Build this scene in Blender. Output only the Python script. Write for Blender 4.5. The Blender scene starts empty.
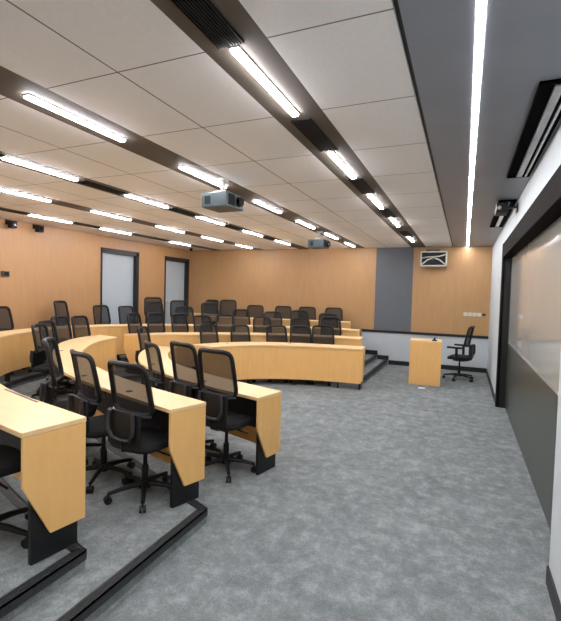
import bpy, bmesh, math, random
from mathutils import Vector, Matrix
random.seed(7)
S = bpy.context.scene
COL = S.collection
PI = math.pi

# ------------------------------------------------------------------ camera
YAW, PITCH, ROLL, FPX, EYE = 0.404706, -0.041798, 0.027306, 428.63, 1.6
fwd = Vector((-math.sin(YAW)*math.cos(PITCH), math.cos(YAW)*math.cos(PITCH), math.sin(PITCH)))
rgt = Vector((math.cos(YAW), math.sin(YAW), 0)); upv = rgt.cross(fwd)
c_, s_ = math.cos(ROLL), math.sin(ROLL)
r2 = c_*rgt + s_*upv; u2 = -s_*rgt + c_*upv
cam = bpy.data.cameras.new('camera'); co = bpy.data.objects.new('camera', cam); COL.objects.link(co)
co.matrix_world = Matrix(((r2.x, u2.x, -fwd.x, 0), (r2.y, u2.y, -fwd.y, 0), (r2.z, u2.z, -fwd.z, EYE), (0, 0, 0, 1)))
cam.sensor_fit = 'HORIZONTAL'; cam.sensor_width = 36; cam.lens = FPX*36/561
cam.clip_start = .05; cam.clip_end = 60
S.camera = co

# ------------------------------------------------------------------ world, exposure
w = bpy.data.worlds.new('world'); S.world = w; w.use_nodes = True
w.node_tree.nodes['Background'].inputs[0].default_value = (.55, .6, .7, 1)
w.node_tree.nodes['Background'].inputs[1].default_value = .05
S.view_settings.view_transform = 'Standard'; S.view_settings.look = 'None'
S.view_settings.gamma = 1; S.view_settings.use_curve_mapping = False
S.view_settings.exposure = 0.93
LAMP = 52.0        # emission of the ceiling lamps
LEDP = 36.0        # emission of the long light line

# ------------------------------------------------------------------ materials
def lin(c):
    return tuple(((v/255)/12.92 if v/255 <= .04045 else ((v/255+.055)/1.055)**2.4) for v in c) + (1,)
class NM:
    def __init__(s, name, rough=.5, metal=0, spec=.5):
        s.m = bpy.data.materials.new(name); s.m.use_nodes = True; s.t = s.m.node_tree
        s.b = s.t.nodes['Principled BSDF']; s.b.inputs['Roughness'].default_value = rough
        s.b.inputs['Metallic'].default_value = metal; s.b.inputs['Specular IOR Level'].default_value = spec
        s.tc = s.n('ShaderNodeTexCoord')
    def n(s, k, **kw):
        x = s.t.nodes.new(k)
        for a, v in kw.items(): setattr(x, a, v)
        return x
    def l(s, a, b): s.t.links.new(a, b)
    def noise(s, scale, stretch=(1, 1, 1), detail=4, rough=.5):
        mp = s.n('ShaderNodeMapping'); mp.inputs['Scale'].default_value = stretch
        s.l(s.tc.outputs['Object'], mp.inputs[0])
        x = s.n('ShaderNodeTexNoise'); x.inputs['Scale'].default_value = scale
        x.inputs['Detail'].default_value = detail; x.inputs['Roughness'].default_value = rough
        s.l(mp.outputs[0], x.inputs['Vector']); return x.outputs['Fac']
    def ramp(s, fac, stops):
        r = s.n('ShaderNodeValToRGB'); e = r.color_ramp.elements
        while len(e) < len(stops): e.new(.5)
        for i, (p, c) in enumerate(stops): e[i].position = p; e[i].color = lin(c)
        s.l(fac, r.inputs[0]); return r.outputs[0]
    def mix(s, fac, a, b, mode='MIX'):
        x = s.n('ShaderNodeMix', data_type='RGBA', blend_type=mode)
        if isinstance(fac, (int, float)): x.inputs[0].default_value = fac
        else: s.l(fac, x.inputs[0])
        for i, v in ((6, a), (7, b)):
            if isinstance(v, tuple): x.inputs[i].default_value = lin(v)
            else: s.l(v, x.inputs[i])
        return x.outputs[2]
    def math(s, op, a, b=None):
        x = s.n('ShaderNodeMath', operation=op)
        for i, v in ((0, a), (1, b)):
            if v is None: continue
            if isinstance(v, (int, float)): x.inputs[i].default_value = v
            else: s.l(v, x.inputs[i])
        return x.outputs[0]
    def xyz(s):
        x = s.n('ShaderNodeSeparateXYZ'); s.l(s.tc.outputs['Object'], x.inputs[0]); return x.outputs
    def line(s, coord, period, offset, width):     # 1 inside a thin repeated line
        a = s.math('DIVIDE', s.math('SUBTRACT', coord, offset - width/2), period)
        return s.math('LESS_THAN', s.math('FRACT', a), width/period)
    def bump(s, h, strength, dist=.01):
        b = s.n('ShaderNodeBump'); b.inputs['Strength'].default_value = strength; b.inputs['Distance'].default_value = dist
        s.l(h, b.inputs['Height']); s.l(b.outputs[0], s.b.inputs['Normal'])
    def col(s, c):
        if isinstance(c, tuple): s.b.inputs['Base Color'].default_value = lin(c)
        else: s.l(c, s.b.inputs['Base Color'])
        return s.m
def flat(name, c, rough=.5, metal=0, var=.06, scale=25, spec=.5):
    m = NM(name, rough, metal, spec)
    d = tuple(max(0, int(v*(1-var))) for v in c); l = tuple(min(255, int(v*(1+var))) for v in c)
    return m.col(m.ramp(m.noise(scale), [(.3, d), (.7, l)]))
def wood(name, lo, hi, stretch, rough=.45, groove=None):
    m = NM(name, rough)
    g = m.noise(7, stretch, 6, .6); g2 = m.noise(1.3, (1, 1, 1), 2)
    c = m.ramp(g, [(.28, lo), (.72, hi)])
    c = m.mix(m.math('MULTIPLY', g2, .25), c, tuple(int(v*.93) for v in lo))
    if groove:
        ax, period, off, wd = groove
        c = m.mix(m.line(m.xyz()[ax], period, off, wd), c, (168, 128, 90))
    return m.col(c)
M = {}
M['wall_wood_x'] = wood('wall_wood_x', (174, 135, 90), (185, 146, 100), (3, 3, .35), .42, (0, 1.24, -.19, .008))
M['wall_wood_y'] = wood('wall_wood_y', (170, 130, 88), (180, 140, 97), (3, 3, .35), .42, (1, 1.24, .35, .006))
M['desk_top'] = wood('desk_top', (230, 194, 140), (240, 205, 152), (.8, 4, 1), .35)
M['desk_panel'] = wood('desk_panel', (230, 180, 110), (238, 190, 120), (3, 3, .5), .4)
M['black'] = flat('black', (13, 14, 16), .5)
M['plastic'] = flat('plastic', (11, 12, 14), .5, spec=.35)
M['slot_black'] = flat('slot_black', (5, 5, 7), .9, spec=.05)
M['fabric'] = flat('fabric', (13, 13, 16), .9, var=.2, scale=180)
M['grey_plastic'] = flat('grey_plastic', (46, 48, 52), .35)
M['silver'] = flat('silver', (190, 192, 196), .28, .6)
M['white_paint'] = flat('white_paint', (186, 194, 197), .6, var=.015, scale=3)
M['soffit'] = flat('soffit', (138, 143, 152), .4, var=.03, scale=2)
M['trough'] = flat('trough', (92, 84, 74), .7, var=.04, scale=4)
M['grey_fabric'] = flat('grey_fabric', (98, 103, 108), .85, var=.05, scale=60)
M['rail_black'] = flat('rail_black', (26, 26, 28), .45)
M['white_plastic'] = flat('white_plastic', (205, 205, 195), .4, var=.02)
M['teal_grey'] = flat('teal_grey', (62, 78, 82), .4)
M['dark_glass'] = flat('dark_glass', (10, 12, 16), .08)
M['board_lower'] = flat('board_lower', (60, 65, 58), .3, var=.04, scale=3)
M['door_panel'] = flat('door_panel', (176, 188, 194), .35, var=.015, scale=2)
M['brown_beam'] = flat('brown_beam', (20, 14, 12), .8, spec=.05)
M['paper'] = flat('paper', (235, 235, 235), .7, var=.02)
m = NM('ceiling_tile', .75)
x = m.xyz()
ln = m.math('MAXIMUM', m.line(x[1], .78, .17, .008), m.line(x[0], 1.34, -1.69, .009))
# the narrow bay beside the soffit has no lengthwise joint
M['ceiling_tile'] = m.col(m.mix(ln, m.ramp(m.noise(60), [(.3, (240, 238, 236)), (.7, (245, 243, 241))]), (112, 105, 99)))
m = NM('ceiling_bay', .75); x = m.xyz()
M['ceiling_bay'] = m.col(m.mix(m.line(x[1], .78, .17, .008), m.ramp(m.noise(60), [(.3, (240, 238, 236)), (.7, (245, 243, 241))]), (125, 118, 112)))
m = NM('carpet', .95, spec=.15)
a = m.noise(1.7, (1, 1.3, 1), 12, .8); b = m.noise(8, (1.2, 1, 1), 10, .8); d = m.noise(130, (1, 1, 1), 2)
cc = m.ramp(a, [(.34, (84, 90, 91)), (.5, (114, 121, 121)), (.66, (146, 153, 152))])
c2 = m.ramp(b, [(.36, (76, 82, 83)), (.5, (112, 119, 119)), (.63, (156, 163, 162))])
cc = m.mix(.55, cc, c2)
cc = m.mix(.14, cc, m.ramp(d, [(.3, (40, 42, 46)), (.7, (190, 194, 198))]))
m.bump(d, .3, .004)
M['carpet'] = m.col(cc)
m = NM('nosing', .55); x = m.noise(40, (1, 1, 1))
M['nosing'] = m.col(m.ramp(x, [(.3, (34, 36, 38)), (.7, (50, 52, 54))]))
m = NM('board_glass', .12, spec=.5)
M['board_glass'] = m.col(m.ramp(m.noise(.6), [(.3, (164, 162, 154)), (.7, (170, 168, 160))]))
def emis(name, c, st):
    m = bpy.data.materials.new(name); m.use_nodes = True; t = m.node_tree
    b = t.nodes['Principled BSDF']; b.inputs['Base Color'].default_value = (.8, .8, .8, 1)
    b.inputs['Emission Color'].default_value = lin(c); b.inputs['Emission Strength'].default_value = st
    return m
M['lamp'] = emis('lamp', (250, 248, 255), LAMP)
M['led'] = emis('led', (250, 248, 250), LEDP)
# chair mesh: woven net, partly see-through
m = bpy.data.materials.new('net'); m.use_nodes = True; t = m.node_tree
b = t.nodes['Principled BSDF']; b.inputs['Base Color'].default_value = lin((18, 18, 20)); b.inputs['Roughness'].default_value = .8
tr = t.nodes.new('ShaderNodeBsdfTransparent'); mx = t.nodes.new('ShaderNodeMixShader')
tc = t.nodes.new('ShaderNodeTexCoord'); nz = t.nodes.new('ShaderNodeTexNoise'); nz.inputs['Scale'].default_value = 300
mr = t.nodes.new('ShaderNodeMapRange'); mr.inputs['To Min'].default_value = .74; mr.inputs['To Max'].default_value = .90
t.links.new(tc.outputs['Object'], nz.inputs['Vector']); t.links.new(nz.outputs['Fac'], mr.inputs['Value'])
t.links.new(mr.outputs[0], mx.inputs[0]); t.links.new(tr.outputs[0], mx.inputs[1]); t.links.new(b.outputs[0], mx.inputs[2])
t.links.new(mx.outputs[0], t.nodes['Material Output'].inputs['Surface'])
M['net'] = m

# ------------------------------------------------------------------ mesh helpers
class MB:
    def __init__(s): s.v = []; s.f = []
    def add(s, vs, fs):
        o = len(s.v); s.v += [tuple(v) for v in vs]; s.f += [tuple(i+o for i in f) for f in fs]; return s
    def box(s, x0, x1, y0, y1, z0, z1, bev=0, xf=None):
        bm = bmesh.new(); bmesh.ops.create_cube(bm, size=1)
        for v in bm.verts: v.co = Vector(((x0+x1)/2+v.co.x*(x1-x0), (y0+y1)/2+v.co.y*(y1-y0), (z0+z1)/2+v.co.z*(z1-z0)))
        if bev: bmesh.ops.bevel(bm, geom=bm.edges[:], offset=bev, segments=2, affect='EDGES', profile=.6)
        if xf: bmesh.ops.transform(bm, matrix=xf, verts=bm.verts)
        bm.verts.index_update(); s.add([v.co for v in bm.verts], [[v.index for v in f.verts] for f in bm.faces]); bm.free(); return s
    def cyl(s, p, q, r, r2=None, n=12, cap=True):
        p, q = Vector(p), Vector(q); r2 = r if r2 is None else r2
        d = (q-p).normalized(); a = d.orthogonal().normalized(); b = d.cross(a)
        vs = []
        for c, rr in ((p, r), (q, r2)):
            for i in range(n):
                t = 2*PI*i/n; vs.append(c+rr*(math.cos(t)*a+math.sin(t)*b))
        fs = [(i, (i+1) % n, n+(i+1) % n, n+i) for i in range(n)]
        if cap: fs += [tuple(range(n-1, -1, -1)), tuple(range(n, 2*n))]
        return s.add(vs, fs)
    def tube(s, pts, r, n=8, closed=False, flatten=None):
        pts = [Vector(p) for p in pts]; m = len(pts); vs = []
        prev = None
        for i, p in enumerate(pts):
            if closed: d = pts[(i+1) % m]-pts[i-1]
            else: d = pts[min(i+1, m-1)]-pts[max(i-1, 0)]
            d.normalize()
            a = d.orthogonal().normalized() if prev is None else (prev-d*prev.dot(d)).normalized()
            prev = a; b = d.cross(a); rr = r[i] if isinstance(r, (list, tuple)) else r
            for k in range(n):
                t = 2*PI*k/n; vs.append(p+rr*(math.cos(t)*a+math.sin(t)*b))
        fs = []
        for i in range(m if closed else m-1):
            j = (i+1) % m
            for k in range(n): fs.append((i*n+k, i*n+(k+1) % n, j*n+(k+1) % n, j*n+k))
        if not closed: fs += [tuple(range(n-1, -1, -1)), tuple((m-1)*n+k for k in range(n))]
        return s.add(vs, fs)
    def prism(s, poly, z0, z1):
        n = len(poly)
        vs = [(x, y, z0) for x, y in poly]+[(x, y, z1) for x, y in poly]
        return s.add(vs, [tuple(range(n-1, -1, -1)), tuple(range(n, 2*n))]+[(i, (i+1) % n, n+(i+1) % n, n+i) for i in range(n)])
    def band(s, A, B, z0, z1):            # a curved slab between two paths of equal length
        n = len(A); vs = []
        for a, b in zip(A, B): vs += [(a[0], a[1], z0), (b[0], b[1], z0), (b[0], b[1], z1), (a[0], a[1], z1)]
        fs = []
        for i in range(n-1):
            o = 4*i
            for k in range(4): fs.append((o+k, o+(k+1) % 4, o+4+(k+1) % 4, o+4+k))
        fs += [(3, 2, 1, 0), (4*n-4, 4*n-3, 4*n-2, 4*n-1)]
        return s.add(vs, fs)
    def extrude_poly(s, P, thick):        # P: 3D polygon, thick: offset vector
        t = Vector(thick); P = [Vector(p) for p in P]; n = len(P)
        return s.add(P+[p+t for p in P], [tuple(range(n)), tuple(range(2*n-1, n-1, -1))]+[(i, n+i, n+(i+1) % n, (i+1) % n) for i in range(n)])
    def build(s, name, mat, parent=None, smooth=False, loc=None, bevel=0):
        me = bpy.data.meshes.new(name); me.from_pydata(s.v, [], s.f)
        bm = bmesh.new(); bm.from_mesh(me); bmesh.ops.recalc_face_normals(bm, faces=bm.faces)
        bm.to_mesh(me); bm.free()
        me.materials.append(mat)
        if smooth:
            me.polygons.foreach_set('use_smooth', [True]*len(me.polygons)); me.set_sharp_from_angle(angle=math.radians(40))
        o = bpy.data.objects.new(name, me); COL.objects.link(o)
        if loc: o.location = loc
        if parent: o.parent = parent
        if bevel:
            md = o.modifiers.new('bevel', 'BEVEL'); md.width = bevel; md.segments = 2; md.limit_method = 'ANGLE'
        return o
def tag(o, label=None, cat=None, group=None, kind=None):
    if label: o['label'] = label
    if cat: o['category'] = cat
    if group: o['group'] = group
    if kind: o['kind'] = kind
    return o
def empty(name, loc, rz=0, label=None, cat=None, group=None):
    o = bpy.data.objects.new(name, None); COL.objects.link(o); o.location = loc; o.rotation_euler = (0, 0, rz)
    o.empty_display_size = .1
    return tag(o, label, cat, group)
def struct(mb, name, mat, **k): return tag(mb.build(name, mat, **k), kind='structure')
def copy_tree(o, parent=None):
    c = o.copy(); COL.objects.link(c)
    if parent: c.parent = parent
    for ch in [x for x in ALL if x.parent == o]: copy_tree(ch, c)
    return c
# ------------------------------------------------------------------ room shell
XL, XR, YB, YF, H = -7.15, .5, -2.6, 10.15, 2.71
struct(MB().box(XL-.2, XR+.6, YB, YF+.1, -.1, 0), 'floor', M['carpet'])
fw = struct(MB().box(XL-.1, -1.94, YF, YF+.12, 0, H+.1), 'wall_far', M['wall_wood_x'])
struct(MB().box(-1.10, XR+.1, YF, YF+.12, .79, H+.1), 'wall_far', M['wall_wood_x'])
struct(MB().box(-1.94, -1.10, YF-.004, YF+.12, .79, H+.1), 'wall_far', M['grey_fabric'])
struct(MB().box(-2.22, XR+.1, YF-.012, YF+.13, 0, .74), 'wall_far', M['white_paint'])
struct(MB().box(-2.22, XR, YF-.035, YF, .735, .79, .004), 'trim_1', M['rail_black'])
struct(MB().box(-1.57, XR-.012, YF-.03, YF-.01, 0, .1), 'baseboard_far', M['rail_black'])
struct(MB().box(-1.83, -1.57, YF-.03, YF-.01, .1, .2), 'baseboard_far', M['rail_black'])
struct(MB().box(-2.22, -1.83, YF-.03, YF-.01, .2, .3), 'baseboard_far', M['rail_black'])
# left wall with two door openings
D1, D2, DT = (6.9, 8.06), (9.02, 10.07), 2.46
m = MB()
for a, b in ((YB, D1[0]), (D1[1], D2[0]), (D2[1], YF+.1)): m.box(XL-.14, XL, a, b, 0, H+.1)
m.box(XL-.14, XL, D1[0], D1[1], DT, H+.1); m.box(XL-.14, XL, D2[0], D2[1], DT, H+.1)
struct(m, 'wall_left', M['wall_wood_y'])
for n, (a, b) in ((1, D1), (2, D2)):
    d = struct(MB().box(XL-.115, XL-.08, a+.05, b-.05, .2, DT-.05), 'door_%d' % n, M['door_panel'])
    MB().box(XL-.14, XL+.012, a, a+.04, .2, DT).box(XL-.14, XL+.012, b-.09, b, .2, DT).box(XL-.14, XL+.012, a, b, DT-.1, DT).build('door_frame', M['rail_black'], d)
    h = MB().cyl((XL-.08, a+.12, 1.25), (XL-.045, a+.12, 1.25), .012).cyl((XL-.045, a+.12, 1.25), (XL-.045, a+.24, 1.25), .01)
    h.build('door_handle', M['silver'], d, True)
# wall behind the camera
struct(MB().box(XL-.1, XR+.1, YB-.12, YB, 0, H+.1), 'wall_back', M['wall_wood_x'])
# right wall: white pillars, recess with the big board
RY0, RY1 = 2.78, 7.05
m = MB().box(XR, XR+.35, YB, RY0, 0, H+.1).box(XR, XR+.35, RY1, YF+.1, 0, H+.1).box(XR, XR+.35, RY0, RY1, 2.38, H+.1).box(XR+.13, XR+.35, RY0, RY1, 0, 2.4)
struct(m, 'wall_right', M['white_paint'])
struct(MB().box(XR-.012, XR, YB, RY0, 0, .1).box(XR-.012, XR, RY1+.08, YF-.03, 0, .1), 'baseboard_right', M['rail_black'])
struct(MB().box(XR+.0, XR+.13, RY1-.02, RY1+.015, 0, 2.39).box(XR-.02, XR+.02, RY1-.02, RY1+.06, 0, 2.4), 'trim_2', M['black'])
struct(MB().box(XR-.015, XR+.13, RY0, RY1, 2.2, 2.4, .003), 'trim_3', M['brown_beam'])
board = empty('writing_board', (XR+.12, (RY0+RY1)/2, 0), 0, 'long glossy glass writing board over a dark panel, set in the black-framed wall recess', 'writing board')
yc = (RY0+RY1)/2; L2 = (RY1-RY0)/2-.02
MB().box(-.012, .008, -L2, -.004, .98, 2.2).box(-.012, .008, .004, L2, .98, 2.2).build('glass_panel', M['board_glass'], board)
MB().box(-.014, .008, -L2, L2, .02, .955).build('lower_panel', M['board_lower'], board)
MB().box(-.014, .008, -L2, L2, .955, .98).build('board_rail', M['silver'], board)

# ------------------------------------------------------------------ ceiling
TR = [(-1.16, -.84), (-2.54, -2.21), (-3.88, -3.58), (-5.15, -4.86), (-6.42, -6.14)]
edges = [-.30]+[v for a, b in TR for v in (b, a)]+[XL]
for i in range(0, len(edges), 2):
    struct(MB().box(edges[i+1], edges[i], YB, YF+.1, H, H+.06), 'ceiling', M['ceiling_bay' if i == 0 else 'ceiling_tile'])
for a, b in TR:
    struct(MB().box(a, b, YB, YF+.1, H, H+.06), 'ceiling', M['trough'])
struct(MB().box(-.275, XR+.1, YB, YF+.1, H-.012, H+.06), 'ceiling', M['soffit'])
struct(MB().box(-.30, -.275, YB, YF+.1, H+.02, H+.06), 'trim_4', M['rail_black'])

SN = ['nearest the board wall', 'second from the board wall', 'in the middle of the five', 'second from the door wall', 'nearest the door wall']
ON = ['first', 'second', 'third', 'fourth', 'fifth', 'sixth', 'seventh']
LY = [[1.74, 3.25, 4.75, 6.25, 8.3], [1.74, 3.22, 4.7, 6.14, 7.58, 9.0], [2.5, 3.97, 5.44, 6.9, 8.35], [3.2, 4.65, 6.08, 7.5, 8.93], [3.2, 4.63, 6.06, 8.1]]
XC = [-1.01, -2.39, -3.73, -5.0, -6.28]
lamp_me = None
ll = .77
for s in range(5):
    ys = LY[s]; st = 1.45; behind = []
    y = ys[0]-st
    while y > YB+.3: behind.append(y); y -= st
    for k, y in enumerate(ys+behind):
        l_ = min(ll, YF-.06-y)
        o = empty('ceiling_lamp', (XC[s], y+l_/2, H), 0,
                  ('%s lamp from the camera in the ceiling channel %s' % (ON[k], SN[s])) if k < len(ys) else
                  ('linear lamp in the ceiling channel %s, behind the camera' % SN[s]), 'ceiling lamp', 'linear ceiling lamps')
        MB().box(-.027, .027, -l_/2-.006, l_/2+.006, -.006, 0, .001).build('lamp_housing', M['trough'], o)
        MB().box(-.02, .02, -l_/2, l_/2, -.018, -.0055, .003).build('lamp_diffuser', M['lamp'], o)
    if s in (0, 2, 4):
        for k, yv in enumerate(ys):
            lv = st-ll-.05
            o = empty('air_grille', (XC[s], yv, H), 0, '%s air grille from the camera, ceiling channel %s' % (ON[k], SN[s]), 'air grille', 'air grilles between the ceiling lamps')
            o.location.y = ys[k]-(st-ll)/2
            MB().box(-.062, .062, -lv/2, lv/2, -.006, 0).build('grille_back', M['black'], o)
            g = MB()
            for j in range(8):
                xx = -.049+.014*j; g.box(xx-.002, xx+.002, -lv/2, lv/2, -.012, -.006)
            g.box(-.066, -.061, -lv/2, lv/2, -.012, 0).box(.061, .066, -lv/2, lv/2, -.012, 0)
            g.build('grille_blades', M['plastic'], o)
led = MB().box(-.0165, .0165, YB+.1, YF-.02, H-.014, H-.012).build('light_line', M['led'])
led.location.x = .012
tag(led, 'continuous bright light line running the length of the grey soffit', 'ceiling light')

# ------------------------------------------------------------------ tiers
def cr(P, n):
    m = len(P)-1
    P = [(2*P[0][0]-P[1][0], 2*P[0][1]-P[1][1])]+list(P)+[(2*P[-1][0]-P[-2][0], 2*P[-1][1]-P[-2][1])]
    D = []
    for i in range(401):
        t = i/400*m; k = min(int(t), m-1); t -= k
        a, b, c, d = P[k:k+4]
        D.append(tuple(.5*(2*b[j]+(c[j]-a[j])*t+(2*a[j]-5*b[j]+4*c[j]-d[j])*t*t+(3*b[j]-a[j]-3*c[j]+d[j])*t**3) for j in (0, 1)))
    L = [0]
    for a, b in zip(D, D[1:]): L.append(L[-1]+math.dist(a, b))
    out = []; k = 0
    for i in range(n+1):
        s = L[-1]*i/n
        while k < 399 and L[k+1] < s: k += 1
        u = (s-L[k])/(L[k+1]-L[k])
        out.append((D[k][0]+u*(D[k+1][0]-D[k][0]), D[k][1]+u*(D[k+1][1]-D[k][1])))
    return out
R = .1
Z = {1: .1, 2: .19, 3: .29}
RW = {'A_far': (0,
           [(-3.71, 5.894), (-3.445, 6.316), (-3.077, 6.633), (-2.553, 6.877), (-2.051, 6.996), (-1.518, 7.072)],
           [(-4.138, 5.977), (-3.811, 6.577), (-3.338, 6.988), (-2.709, 7.252), (-2.082, 7.37), (-1.56, 7.446)]),
 'A_near': (0,
            [(-1.504, 3.59), (-2.114, 3.785), (-2.733, 4.042), (-3.372, 4.425), (-3.871, 4.996), (-4.116, 5.544)],
            [(-1.578, 3.251), (-2.22, 3.436), (-2.902, 3.694), (-3.635, 4.141), (-4.228, 4.838), (-4.515, 5.481)]),
 'B_far': (0.1,
           [(-5.131, 5.862), (-4.798, 6.279), (-4.372, 6.621), (-3.699, 7.117), (-2.8, 7.518), (-1.708, 7.762)],
           [(-5.476, 5.821), (-5.142, 6.414), (-4.632, 6.923), (-3.896, 7.46), (-2.904, 7.881), (-1.759, 8.125)]),
 'B_near': (0.1,
            [(-1.675, 2.603), (-2.448, 2.831), (-3.29, 3.184), (-4.181, 3.768), (-4.698, 4.328), (-5.033, 4.843), (-5.218, 5.397)],
            [(-1.771, 2.315), (-2.554, 2.554), (-3.396, 2.866), (-4.34, 3.493), (-5.152, 4.223), (-5.559, 4.843), (-5.691, 5.481)]),
 'C': (0.19,
       [(-1.878, 1.725),
        (-2.918, 1.977),
        (-4.063, 2.513),
        (-5.183, 3.258),
        (-5.933, 4.029),
        (-6.231, 4.761),
        (-6.293, 5.537),
        (-5.951, 6.313),
        (-5.278, 6.986),
        (-4.243, 7.711),
        (-3.105, 8.197),
        (-1.915, 8.435)],
       [(-1.933, 1.387),
        (-3.026, 1.621),
        (-4.223, 2.16),
        (-5.395, 2.909),
        (-6.278, 3.819),
        (-6.624, 4.657),
        (-6.686, 5.589),
        (-6.313, 6.469),
        (-5.589, 7.245),
        (-4.45, 8.042),
        (-3.208, 8.559),
        (-1.966, 8.797)]),
 'D': (0.29,
       [(-5.591, 8.621), (-5.225, 8.674), (-4.389, 8.799), (-3.553, 8.987), (-2.299, 9.227)],
       [(-5.643, 8.956), (-5.277, 9.008), (-4.441, 9.133), (-3.605, 9.321), (-2.351, 9.562)]),
 'E': (0.29, [(-6.885, 9.384), (-6.12, 9.384), (-5.559, 9.333)], [(-6.885, 9.69), (-6.12, 9.69), (-5.559, 9.639)])}
T1 = [(-1.57, 2.47)]+[(x+.0, y+.02) for x, y in RW['B_near'][1][1:]]+[(x+.03, y-.03) for x, y in RW['B_far'][1][:-1]]+[(-1.6, RW['B_far'][1][-1][1]-.06)]
T2 = [(-1.81, 1.66)]+[(x+.02, y) for x, y in RW['C'][1][1:-1]]+[(-1.84, RW['C'][1][-1][1]-.08)]
T3 = [(XL, 6.95), (-6.75, 7.1), (-6.2, 7.55), (-5.5, 8.2), (-4.3, 8.75), (-3.4, 9.0), (-2.1, 9.2)]
def offset_path(P, d):
    out = []
    for i in range(len(P)):
        a, b = P[max(i-1, 0)], P[min(i+1, len(P)-1)]
        tx, ty = b[0]-a[0], b[1]-a[1]; l = math.hypot(tx, ty) or 1
        out.append((P[i][0]+ty/l*d, P[i][1]-tx/l*d))
    return out
def tier(path, xn, xf, z0, z1, near=True):
    c = cr(path, 60)
    full = ([(xn, YB)] if near else [])+c+[(xf, YF)]
    poly = full+[(XL, YF)]+([(XL, YB)] if near else [])
    struct(MB().prism(poly, z0, z1-.002), 'floor', M['carpet'])
    # nosing: ribbed dark strip wrapped over the edge
    if near: straight = [(xn, YB), (xn, path[0][1]-.002)]
    m = MB()
    def run(P, d=.055):
        # inward side is to the left wall
        I = offset_path(P, -d); O = offset_path(P, .008)
        m.band(I, O, z1-.004, z1+.004)
        I2 = offset_path(P, .0); m.band(I2, O, z1-.045, z1+.004)
        for q in (.012, .026, .04):
            m.band(offset_path(P, -q-.003), offset_path(P, -q+.003), z1+.004, z1+.007)
    if near: run(straight)
    run(c)
    run([c[-1], (xf, YF-.03)])
    struct(m, 'trim_%d' % (5+int(round(z0*10))), M['nosing'])
tier(T1, -1.57, -1.60, 0, Z[1])
tier(T2, -1.81, -1.85, Z[1], Z[2])
tier(T3, 0, -2.12, Z[2], Z[3], near=False)

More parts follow.
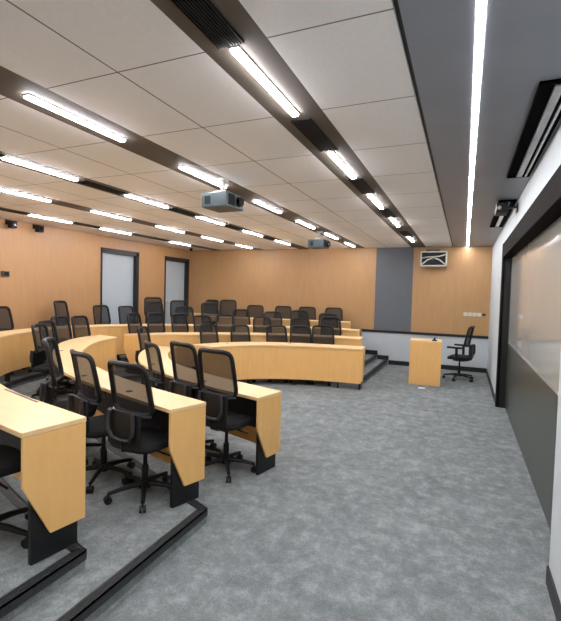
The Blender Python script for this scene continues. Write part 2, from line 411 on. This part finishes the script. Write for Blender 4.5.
# ------------------------------------------------------------------ desks
ROWS = RW
def face_panel(m, P0, P1, z, zs, th, dirv):
    """end panel with the slanted lower corner, from the seat side P0 to the front P1"""
    P0, P1 = Vector(P0), Vector(P1); d = P1-P0
    pr = [(.02, zs), (.02, .42), (.42, .14), (.985, .14), (.985, zs)]
    m.extrude_poly([(P0.x+d.x*u, P0.y+d.y*u, z+h) for u, h in pr], (dirv[0]*th, dirv[1]*th, 0))
def make_desk(key, label, ends=(True, True), posts=(), grommets=(), slots=(), outlets=()):
    z, inn, out = ROWS[key]
    n = 48 if len(inn) > 7 else 32
    I = cr(inn, n); O = cr(out, n)
    cx = sum(p[0] for p in I)/len(I); cy = sum(p[1] for p in I)/len(I)
    base = empty('curved_desk', (I[0][0], I[0][1], z), 0, label, 'desk', 'curved tiered desks')
    def bl(m, name, mat, **k):
        o = m.build(name, mat, base, **k); o.location = (-I[0][0], -I[0][1], -z); return o
    bl(MB().band(I, O, z+.672, z+.70), 'tabletop', M['desk_top'], bevel=.004)
    # unit vectors at the ends
    def end_dir(i, j): v = Vector((I[j][0]-I[i][0], I[j][1]-I[i][1])); return v.normalized()
    lerp = lambda i, u: (O[i][0]+(I[i][0]-O[i][0])*u, O[i][1]+(I[i][1]-O[i][1])*u)
    # front panel follows the inner edge
    A = [lerp(i, .965) for i in range(n+1)]; B = [lerp(i, .925) for i in range(n+1)]
    d0 = end_dir(0, 1)*.02; d1 = end_dir(n, n-1)*.02
    A[0] = (A[0][0]+d0.x, A[0][1]+d0.y); B[0] = (B[0][0]+d0.x, B[0][1]+d0.y)
    A[-1] = (A[-1][0]+d1.x, A[-1][1]+d1.y); B[-1] = (B[-1][0]+d1.x, B[-1][1]+d1.y)
    bl(MB().band(A, B, z+(.11 if 'far' in key else .15), z+.6715), 'front_panel', M['desk_panel'])
    C1 = [lerp(i, .90) for i in range(1, n)]; C2 = [lerp(i, .86) for i in range(1, n)]
    bl(MB().band(C1, C2, z+.31, z+.67), 'modesty_panel', M['black'])
    for e, i, dv in ((0, 0, end_dir(0, 1)), (1, n, end_dir(n, n-1))):
        if not ends[e]: continue
        m = MB(); face_panel(m, O[i], I[i], z, .6715, .02, (dv.x, dv.y)); bl(m, 'end_panel', M['desk_panel'])
        a, b = Vector(lerp(i, .17)), Vector(lerp(i, .9)); a += dv*.028; b += dv*.028
        m = MB().extrude_poly([(a.x, a.y, z), (b.x, b.y, z), (b.x, b.y, z+.5), (a.x, a.y, z+.5)], (dv.x*.03, dv.y*.03, 0))
        bl(m, 'leg', M['black'])
    for i in posts:
        a, b = Vector(lerp(i, .68)), Vector(lerp(i, .86)); t = Vector((I[i+1][0]-I[i][0], I[i+1][1]-I[i][1])).normalized()*.03
        bl(MB().extrude_poly([(a.x, a.y, z), (b.x, b.y, z), (b.x, b.y, z+.67), (a.x, a.y, z+.67)], (t.x, t.y, 0)), 'leg', M['black'])
    for i in grommets:
        c = lerp(i, .28); m = MB().cyl((c[0], c[1], z+.699), (c[0], c[1], z+.704), .026, .024, 16)
        bl(m, 'cable_grommet', M['grey_plastic'], smooth=True)
    for i in slots:
        a, b = Vector(lerp(i, .93)), Vector(lerp(i+2, .93)); d = (b-a).normalized(); nn = Vector((-d.y, d.x))*.007
        P = [(a-nn), (b-nn), (b+nn), (a+nn)]
        bl(MB().extrude_poly([(p.x, p.y, z+.7005) for p in P], (0, 0, .002)), 'cable_slot', M['grey_plastic'])
    for i in outlets:
        c = lerp(i, .06); t = Vector((I[i+1][0]-I[i][0], I[i+1][1]-I[i][1])).normalized(); nrm = Vector((-t.y, t.x))
        xf = Matrix.Translation((c[0], c[1], z+.64)) @ Matrix.Rotation(math.atan2(t.y, t.x), 4, 'Z')
        bl(MB().box(-.05, .05, -.02, .02, -.03, .03, .004, xf), 'socket_box', M['silver'])
    return base
make_desk('A_near', 'front-row curved maple desk wing nearest the camera, at carpet level', posts=(12, 22), grommets=(7, 17), outlets=(9,))
make_desk('A_far', 'front-row curved maple desk wing on the far side, facing the open floor', posts=(27, 18, 9), grommets=(6, 18))
make_desk('B_near', 'second-row curved maple desk wing nearest the camera, on the first carpeted step', posts=(12, 22), grommets=(4, 9, 20), outlets=(6,))
make_desk('B_far', 'second-row curved maple desk wing on the far side, across the aisle gap', posts=(10, 20), grommets=())
make_desk('C', 'third-row long maple desk sweeping around the whole room, cut by the left frame edge', posts=(8, 14, 20, 26, 32, 38), grommets=(4, 9), slots=(2,))
make_desk('D', 'fourth-row maple desk near the far wall, mostly behind chairs', posts=(12, 22))
make_desk('E', 'short maple desk in the far corner beside the second door', posts=(16,))

# ------------------------------------------------------------------ swivel chairs
def back_pt(u, v):          # u, v in -1..1 on the backrest
    wv = .205+.018*v if v < .4 else .2122+.0*v
    x = u*(.192-.008*v)
    z = .865+.185*v
    y = -.185-.035*v+.045*u*u
    return Vector((x, y, z))
def ring(k, n=40, e=.28):
    out = []
    for i in range(n):
        t = 2*PI*i/n; c, s = math.cos(t), math.sin(t)
        out.append(back_pt(k*math.copysign(abs(c)**e, c), k*math.copysign(abs(s)**e, s)))
    return out
def make_chair(arms=False, name='swivel_chair'):
    root = empty(name, (0, 0, 0))
    n = 40
    # seat cushion: rounded slab, waterfall front
    m = MB(); rows = []
    prof = [(.0, .0), (.82, .0), (.96, .012), (1, .035), (.96, .058), (.8, .068), (0, .072)]
    vs = []; fs = []
    for r_, h in prof:
        for i in range(n):
            t = 2*PI*i/n; c, s = math.cos(t), math.sin(t)
            x = .215*r_*math.copysign(abs(c)**.5, c); y = .2*r_*math.copysign(abs(s)**.5, s)
            vs.append((x, y-.005, .405+h-.25*max(0, y-.12)*(1 if r_ > .5 else 0)))
    for j in range(len(prof)-1):
        for i in range(n): fs.append((j*n+i, j*n+(i+1) % n, (j+1)*n+(i+1) % n, (j+1)*n+i))
    m.add(vs, fs).build('seat', M['fabric'], root, True)
    # backrest: frame, net, lower bar, bracket loop
    fr = MB().tube([back_pt(0, 0)*0+p for p in ring(1.0)], .019, 8, True).build('backrest_frame', M['plastic'], root, True)
    K = 6; vs = [back_pt(0, 0)]; fs = []
    for k in range(1, K+1): vs += ring(.97*k/K)
    for i in range(n): fs.append((0, 1+i, 1+(i+1) % n))
    for k in range(K-1):
        for i in range(n): fs.append((1+k*n+i, 1+k*n+(i+1) % n, 1+(k+1)*n+(i+1) % n, 1+(k+1)*n+i))
    MB().add(vs, fs).build('backrest_mesh', M['net'], root, True)
    bar = [back_pt(u, -.93)+Vector((0, -.028+.012*u*u, -.015-.012*(1-u*u))) for u in [q/8 for q in range(-8, 9)]]
    MB().tube(bar, [.007+.006*(1-abs(q)/8) for q in range(-8, 9)], 8).build('lumbar_bar', M['grey_plastic'], root, True)
    if not arms: tag(MB().tube(bar[0:5], .008, 8).build('bar_glint', M['silver'], root, True), 'silver piece painting the glint on the lumbar bar')  # highlight on the glossy lower edge, modelled as a silver piece
    lp = [(-.12, -.215, .70), (-.13, -.22, .62), (-.125, -.22, .55), (-.09, -.215, .505), (0, -.212, .495), (.09, -.215, .505), (.125, -.22, .55), (.13, -.22, .62), (.12, -.215, .70)]
    MB().tube(lp, .014, 8).build('bracket_loop', M['grey_plastic'], root, True)
    MB().box(-.165, .165, -.20, -.175, .44, .70, .012).build('back_shell', M['black'], root, True)
    MB().tube([(0, -.19, .50), (0, -.18, .42), (0, -.12, .395), (0, 0, .39)], [.028, .028, .026, .024], 8).build('back_stem', M['plastic'], root, True)
    # mechanism, gas lift, hub
    mech = MB().box(-.07, .07, -.1, .1, .365, .405, .01).build('mechanism', M['plastic'], root)
    MB().tube([(.06, .0, .385), (.16, 0, .375), (.23, .02, .36)], .007, 6).build('lever', M['plastic'], mech, True)
    MB().cyl((0, 0, .11), (0, 0, .24), .025).cyl((0, 0, .24), (0, 0, .37), .015).build('gas_lift', M['plastic'], root, True)
    MB().cyl((0, 0, .07), (0, 0, .125), .045, .035, 16).build('hub', M['plastic'], root, True)
    for k in range(5):
        a = 2*PI*k/5+.5; c, s = math.cos(a), math.sin(a)
        e = Vector((.255*c, .255*s, .072))
        lg = MB().tube([(.03*c, .03*s, .10), (.14*c, .14*s, .092), tuple(e)], [.022, .018, .014], 8).build('base_leg', M['plastic'], root, True)
        t = Vector((-s, c, 0)); q = MB()
        for sd in (-1, 1):
            cc = Vector((e.x, e.y, .027))+t*.013*sd; q.cyl(cc-t*.008, cc+t*.008, .027, None, 14)
        q.cyl((e.x, e.y, .03), (e.x, e.y, .075), .007)
        q.build('caster', M['black'], lg, True)
    if arms:
        for sd in (-1, 1):
            ar = MB().tube([(.2*sd, 0, .40), (.27*sd, 0, .43), (.275*sd, .0, .5), (.27*sd, 0, .63)], .024, 8).build('arm_post', M['plastic'], root, True)
            MB().box(.27*sd-.04, .27*sd+.04, -.1, .16, .63, .665, .012).build('arm_pad', M['plastic'], ar, True)
    return root
proto = make_chair()
ALL = list(COL.objects)
chairs = {'A_far': (0, [(-3.95, 6.36, -104, 0.95), (-3.6, 6.81, -118, 0.93), (-3.06, 7.14, -134, 0.93), (-2.66, 7.28, -143, 0.93), (-2.27, 7.34, -150, 0.96)]),
 'A_near': (0, [(-1.9, 3.29, -11, 1.04), (-2.33, 3.45, -20, 1.05), (-2.81, 3.62, -32, 1.0), (-4.33, 5.23, -70, 0.96)]),
 'B_far': (0.1,
           [(-5.35, 6.13, -81, 0.99),
            (-5.16, 6.44, -97, 0.99),
            (-4.86, 6.76, -100, 0.98),
            (-4.55, 7.04, -112, 0.95),
            (-4.22, 7.29, -124, 0.97),
            (-3.59, 7.66, -127, 0.94),
            (-2.92, 7.92, -145, 0.93),
            (-2.33, 8.05, -148, 0.98)]),
 'B_near': (0.1,
            [(-2.08, 2.44, -9, 0.94),
             (-2.56, 2.52, -22, 0.96),
             (-3.12, 2.71, -48, 0.99),
             (-5.06, 4.07, -62, 0.93),
             (-5.34, 4.39, -68, 0.94),
             (-5.57, 4.78, -76, 0.98),
             (-5.69, 5.25, -78, 0.96)]),
 'C': (0.19,
       [(-2.36, 1.49, -14, 1.0),
        (-6.65, 4.62, -66, 1.0),
        (-6.67, 5.71, -70, 1.08),
        (-6.41, 6.37, -88, 1.0),
        (-6.14, 6.75, -92, 0.99),
        (-5.76, 7.11, -107, 1.08),
        (-5.33, 7.5, -120, 0.99),
        (-4.89, 7.79, -119, 1.08),
        (-4.35, 8.14, -131, 0.96),
        (-3.75, 8.42, -145, 0.93),
        (-3.19, 8.6, -144, 0.97),
        (-2.62, 8.74, -157, 0.93)]),
 'D': (0.29,
       [(-6.3, 7.65, -123, 1.06),
        (-6.0, 8.15, -134, 1.0),
        (-5.28, 9.05, -157, 1.03),
        (-4.61, 9.17, -162, 0.93),
        (-3.95, 9.31, -168, 0.93),
        (-3.36, 9.44, -159, 0.93),
        (-2.76, 9.55, -165, 0.93)]),
 'E': (0.29, [(-6.3, 9.8, -180, 1.0)])}
DESC = {
 'A_near': ('black mesh swivel chair at the near front-row desk wing, %s', 'chairs at the near front-row wing', ['first from its open end', 'second from its open end', 'third from its open end', 'farthest, by the aisle gap']),
 'A_far': ('black mesh swivel chair behind the far front-row desk wing, %s', 'chairs at the far front-row wing', None),
 'B_near': ('black mesh swivel chair at the near second-row desk wing, %s', 'chairs at the near second-row wing', None),
 'B_far': ('black mesh swivel chair behind the far second-row desk wing, %s', 'chairs at the far second-row wing', None),
 'C': ('black mesh swivel chair behind the long third-row desk, %s', 'chairs behind the third-row desk', None),
 'D': ('black mesh swivel chair in the fourth row by the far wall, %s', 'chairs in the fourth row', None),
 'E': ('black mesh swivel chair in the top corner row by the second door', 'chairs in the corner row', None),
}
NTH = ['first', 'second', 'third', 'fourth', 'fifth', 'sixth', 'seventh', 'eighth', 'ninth', 'tenth', 'eleventh', 'twelfth', 'thirteenth']
first = True
for key, (z, lst) in chairs.items():
    fmt, grp, names = DESC[key]
    for k, (x, y, a, s) in enumerate(lst):
        o = proto if first else copy_tree(proto); first = False
        o.location = (x, y, z); o.rotation_euler = (0, 0, math.radians(a)); o.scale = (1, 1, s)
        nm = names[k] if names else ('%s from the left' % NTH[k] if key != 'B_near' else '%s from its open end' % NTH[k])
        if key == 'C': nm = '%s along it from the camera side' % NTH[k]
        tag(o, fmt % nm if '%s' in fmt else fmt, 'chair', grp)

tch = make_chair(True, 'armchair_on_casters')
tch.location = (-.04, 9.02, 0); tch.rotation_euler = (0, 0, math.radians(78)); tch.scale = (1.08, 1.08, 1.0)
tag(tch, 'black mesh swivel chair with armrests, alone beside the lectern', 'chair')

# ------------------------------------------------------------------ lectern and small things at the front
lec = empty('lectern', (-.62, 8.31, 0), math.radians(3), 'plain maple box lectern standing on the open carpet by the armchair', 'lectern')
MB().box(-.27, .27, -.22, -.2, 0, .78).build('front_panel', M['desk_panel'], lec)
for sx in (-1, 1): MB().box(.25*sx-.01 if sx > 0 else -.27, .27 if sx > 0 else -.25, -.2, .22, 0, .78).build('side_panel', M['desk_panel'], lec)
MB().box(-.275, .275, -.225, .225, .78, .803, .003).build('top', M['desk_top'], lec)
MB().box(-.25, .25, -.2, .2, .36, .38).build('shelf', M['desk_panel'], lec)
mic = empty('microphone_base', (-.47, 8.22, .803), 0, 'small black microphone base on top of the lectern', 'microphone')
MB().cyl((0, 0, 0), (0, 0, .018), .05, .042, 16).build('foot', M['plastic'], mic, True)
MB().tube([(0, 0, .018), (0, 0, .04), (.01, -.01, .06)], [.022, .016, .012], 8).build('neck', M['plastic'], mic, True)
tag(MB().box(-.06, .05, -.03, .04, 0, .006, .001).build('paper_scrap', M['paper'], loc=(-.62, 7.8, 0)), 'small white paper scrap on the carpet in front of the lectern', 'paper')
# wall speaker cage at the top of the far wall
sp = empty('wall_projector', (-.655, YF, 2.43), 0, 'small white-framed projector unit mounted high on the far wall', 'projector')
m = MB()
for a, b, c, d in ((-.27, .27, -.17, -.145), (-.27, .27, .13, .155), (-.27, -.245, -.17, .155), (.245, .27, -.17, .155)): m.box(a, b, -.3, -.004, c, d, .003)
m.build('frame', M['white_plastic'], sp)
MB().box(-.244, .244, -.26, -.02, -.144, .129).build('body', M['plastic'], sp)
m = MB()
m.tube([(-.24, -.285, -.13), (-.12, -.285, -.03), (0, -.285, .015), (.12, -.285, -.03), (.24, -.285, -.13)], .014, 8)
m.tube([(-.24, -.285, .01), (-.12, -.285, .03), (0, -.285, .035), (.12, -.285, .045), (.24, -.285, .08)], .012, 8)
m.build('brace', M['white_plastic'], sp, True)
MB().cyl((0, -.27, -.02), (0, -.3, -.02), .035, .03, 16).build('lens', M['dark_glass'], sp, True)
MB().box(-.16, .13, -.27, -.02, .155, .19, .005).build('mount_plate', M['grey_plastic'], sp)
# switches on the far wall
sw = empty('switch_bank', (.16, YF, 1.24), 0, 'row of white wall switches on the far wood wall above the armchair', 'light switch')
for k in range(4): MB().box(-.17+.09*k, -.088+.09*k, -.012, 0, -.04, .04, .002).build('switch_plate', M['white_plastic'], sw)
MB().box(.2, .27, -.014, 0, -.02, .03, .002).build('control_plate', M['grey_plastic'], sw)

# ------------------------------------------------------------------ ceiling projectors
def projector(x, y, label, rz):
    p = empty('ceiling_projector', (x, y, H), rz, label, 'projector', 'projectors hanging from the ceiling')
    mt = MB().cyl((0, 0, 0), (0, 0, -.012), .06, None, 16).cyl((0, 0, -.012), (0, 0, -.13), .02, None, 12).cyl((0, 0, -.05), (.03, -.03, -.065), .012)
    mt.build('ceiling_mount', M['white_plastic'], p, True)
    MB().box(-.07, .07, -.06, .06, -.15, -.125, .004).box(-.02, .02, -.13, .13, -.158, -.148).build('bracket', M['white_plastic'], p)
    b = MB().box(-.15, .15, -.15, .15, -.30, -.155, .012).build('housing', M['teal_grey'], p)
    MB().box(.148, .156, -.12, -.02, -.28, -.175).build('vent', M['dark_glass'], b)
    MB().cyl((.15, .06, -.225), (.185, .06, -.225), .05, .045, 18).build('lens', M['dark_glass'], b, True)
    MB().box(-.11, -.04, -.153, -.148, -.27, -.19).build('port_cover', M['plastic'], b)
    return p
projector(-2.25, 3.72, 'larger-looking grey ceiling projector on a white pole, nearer the camera', math.radians(-4))
projector(-2.44, 7.35, 'smaller-looking grey ceiling projector on a white pole, toward the far wall', math.radians(-4))

# ------------------------------------------------------------------ soffit slots by the board wall
v = empty('slot_diffuser', (.39, 3.45, H-.012), 0, 'long black and silver slot diffuser in the grey soffit above the board', 'air vent')
MB().box(-.085, .085, -.92, .92, -.008, 0).build('slot_back', M['slot_black'], v)
MB().box(-.085, .085, -.92, -.9, -.02, 0).box(-.085, .085, .9, .92, -.02, 0).box(-.088, -.08, -.92, .92, -.02, 0).box(.08, .088, -.92, .92, -.02, 0).build('slot_frame', M['slot_black'], v)
MB().box(-.015, .03, -.88, .9, -.02, -.008, .002).box(.05, .066, -.88, .9, -.02, -.008, .002).build('slot_blade', M['silver'], v)
v = empty('slot_diffuser', (.395, 6.35, H-.012), 0, 'short black slot diffuser in the grey soffit past the bracket camera', 'air vent')
MB().box(-.085, .085, -.95, .95, -.008, 0).build('slot_back', M['slot_black'], v)
MB().box(-.085, .085, -.95, -.93, -.02, 0).box(-.085, .085, .93, .95, -.02, 0).box(-.088, -.08, -.95, .95, -.02, 0).box(.08, .088, -.95, .95, -.02, 0).build('slot_frame', M['slot_black'], v)
MB().box(-.015, .03, -.9, .9, -.02, -.008, .002).build('slot_blade', M['silver'], v)
c = empty('bracket_camera', (.34, 5.45, 2.6), 0, 'black camera unit on a wall bracket under the grey soffit', 'camera')
MB().box(-.06, .06, -.13, .13, -.05, .055, .01).build('body', M['plastic'], c)
MB().cyl((-.03, -.13, 0), (-.03, -.15, 0), .02, .018, 16).build('lens', M['silver'], c, True)
MB().box(.06, .16, -.02, .02, .01, .03).box(.15, .16, -.05, .05, -.03, .06).build('wall_bracket', M['grey_plastic'], c)

# ------------------------------------------------------------------ left wall devices
def wcam(y, z, label):
    c = empty('wall_camera', (XL, y, z), 0, label, 'camera', 'cameras on the door wall')
    MB().box(0, .02, -.05, .05, -.04, .04, .004).box(.02, .1, -.015, .015, -.01, .012).build('bracket', M['plastic'], c)
    MB().box(.06, .17, -.05, .05, -.1, .02, .012).build('body', M['plastic'], c)
    MB().cyl((.17, 0, -.03), (.19, 0, -.03), .035, .03, 14).build('lens', M['dark_glass'], c, True)
wcam(4.88, 2.66, 'small black camera high on the wood wall, at the left frame edge')
wcam(5.38, 2.66, 'small black camera high on the wood wall, nearer the doors')
t_ = empty('thermostat', (XL, 4.83, 1.79), 0, 'small grey thermostat on the wood wall at the left frame edge', 'thermostat')
MB().box(0, .02, -.07, .07, -.045, .045, .004).build('case', M['grey_plastic'], t_)
MB().box(.02, .023, -.02, .05, -.02, .025).build('screen', M['dark_glass'], t_)
sk = MB().cyl((0, 0, 0), (0, 0, -.05), .045, .04, 16).cyl((0, 0, -.05), (0, 0, -.07), .03, .02, 16).build('smoke_detector', M['plastic'], smooth=True, loc=(-6.75, 9.6, H))
tag(sk, 'small dark detector on the ceiling in the far left corner', 'detector')
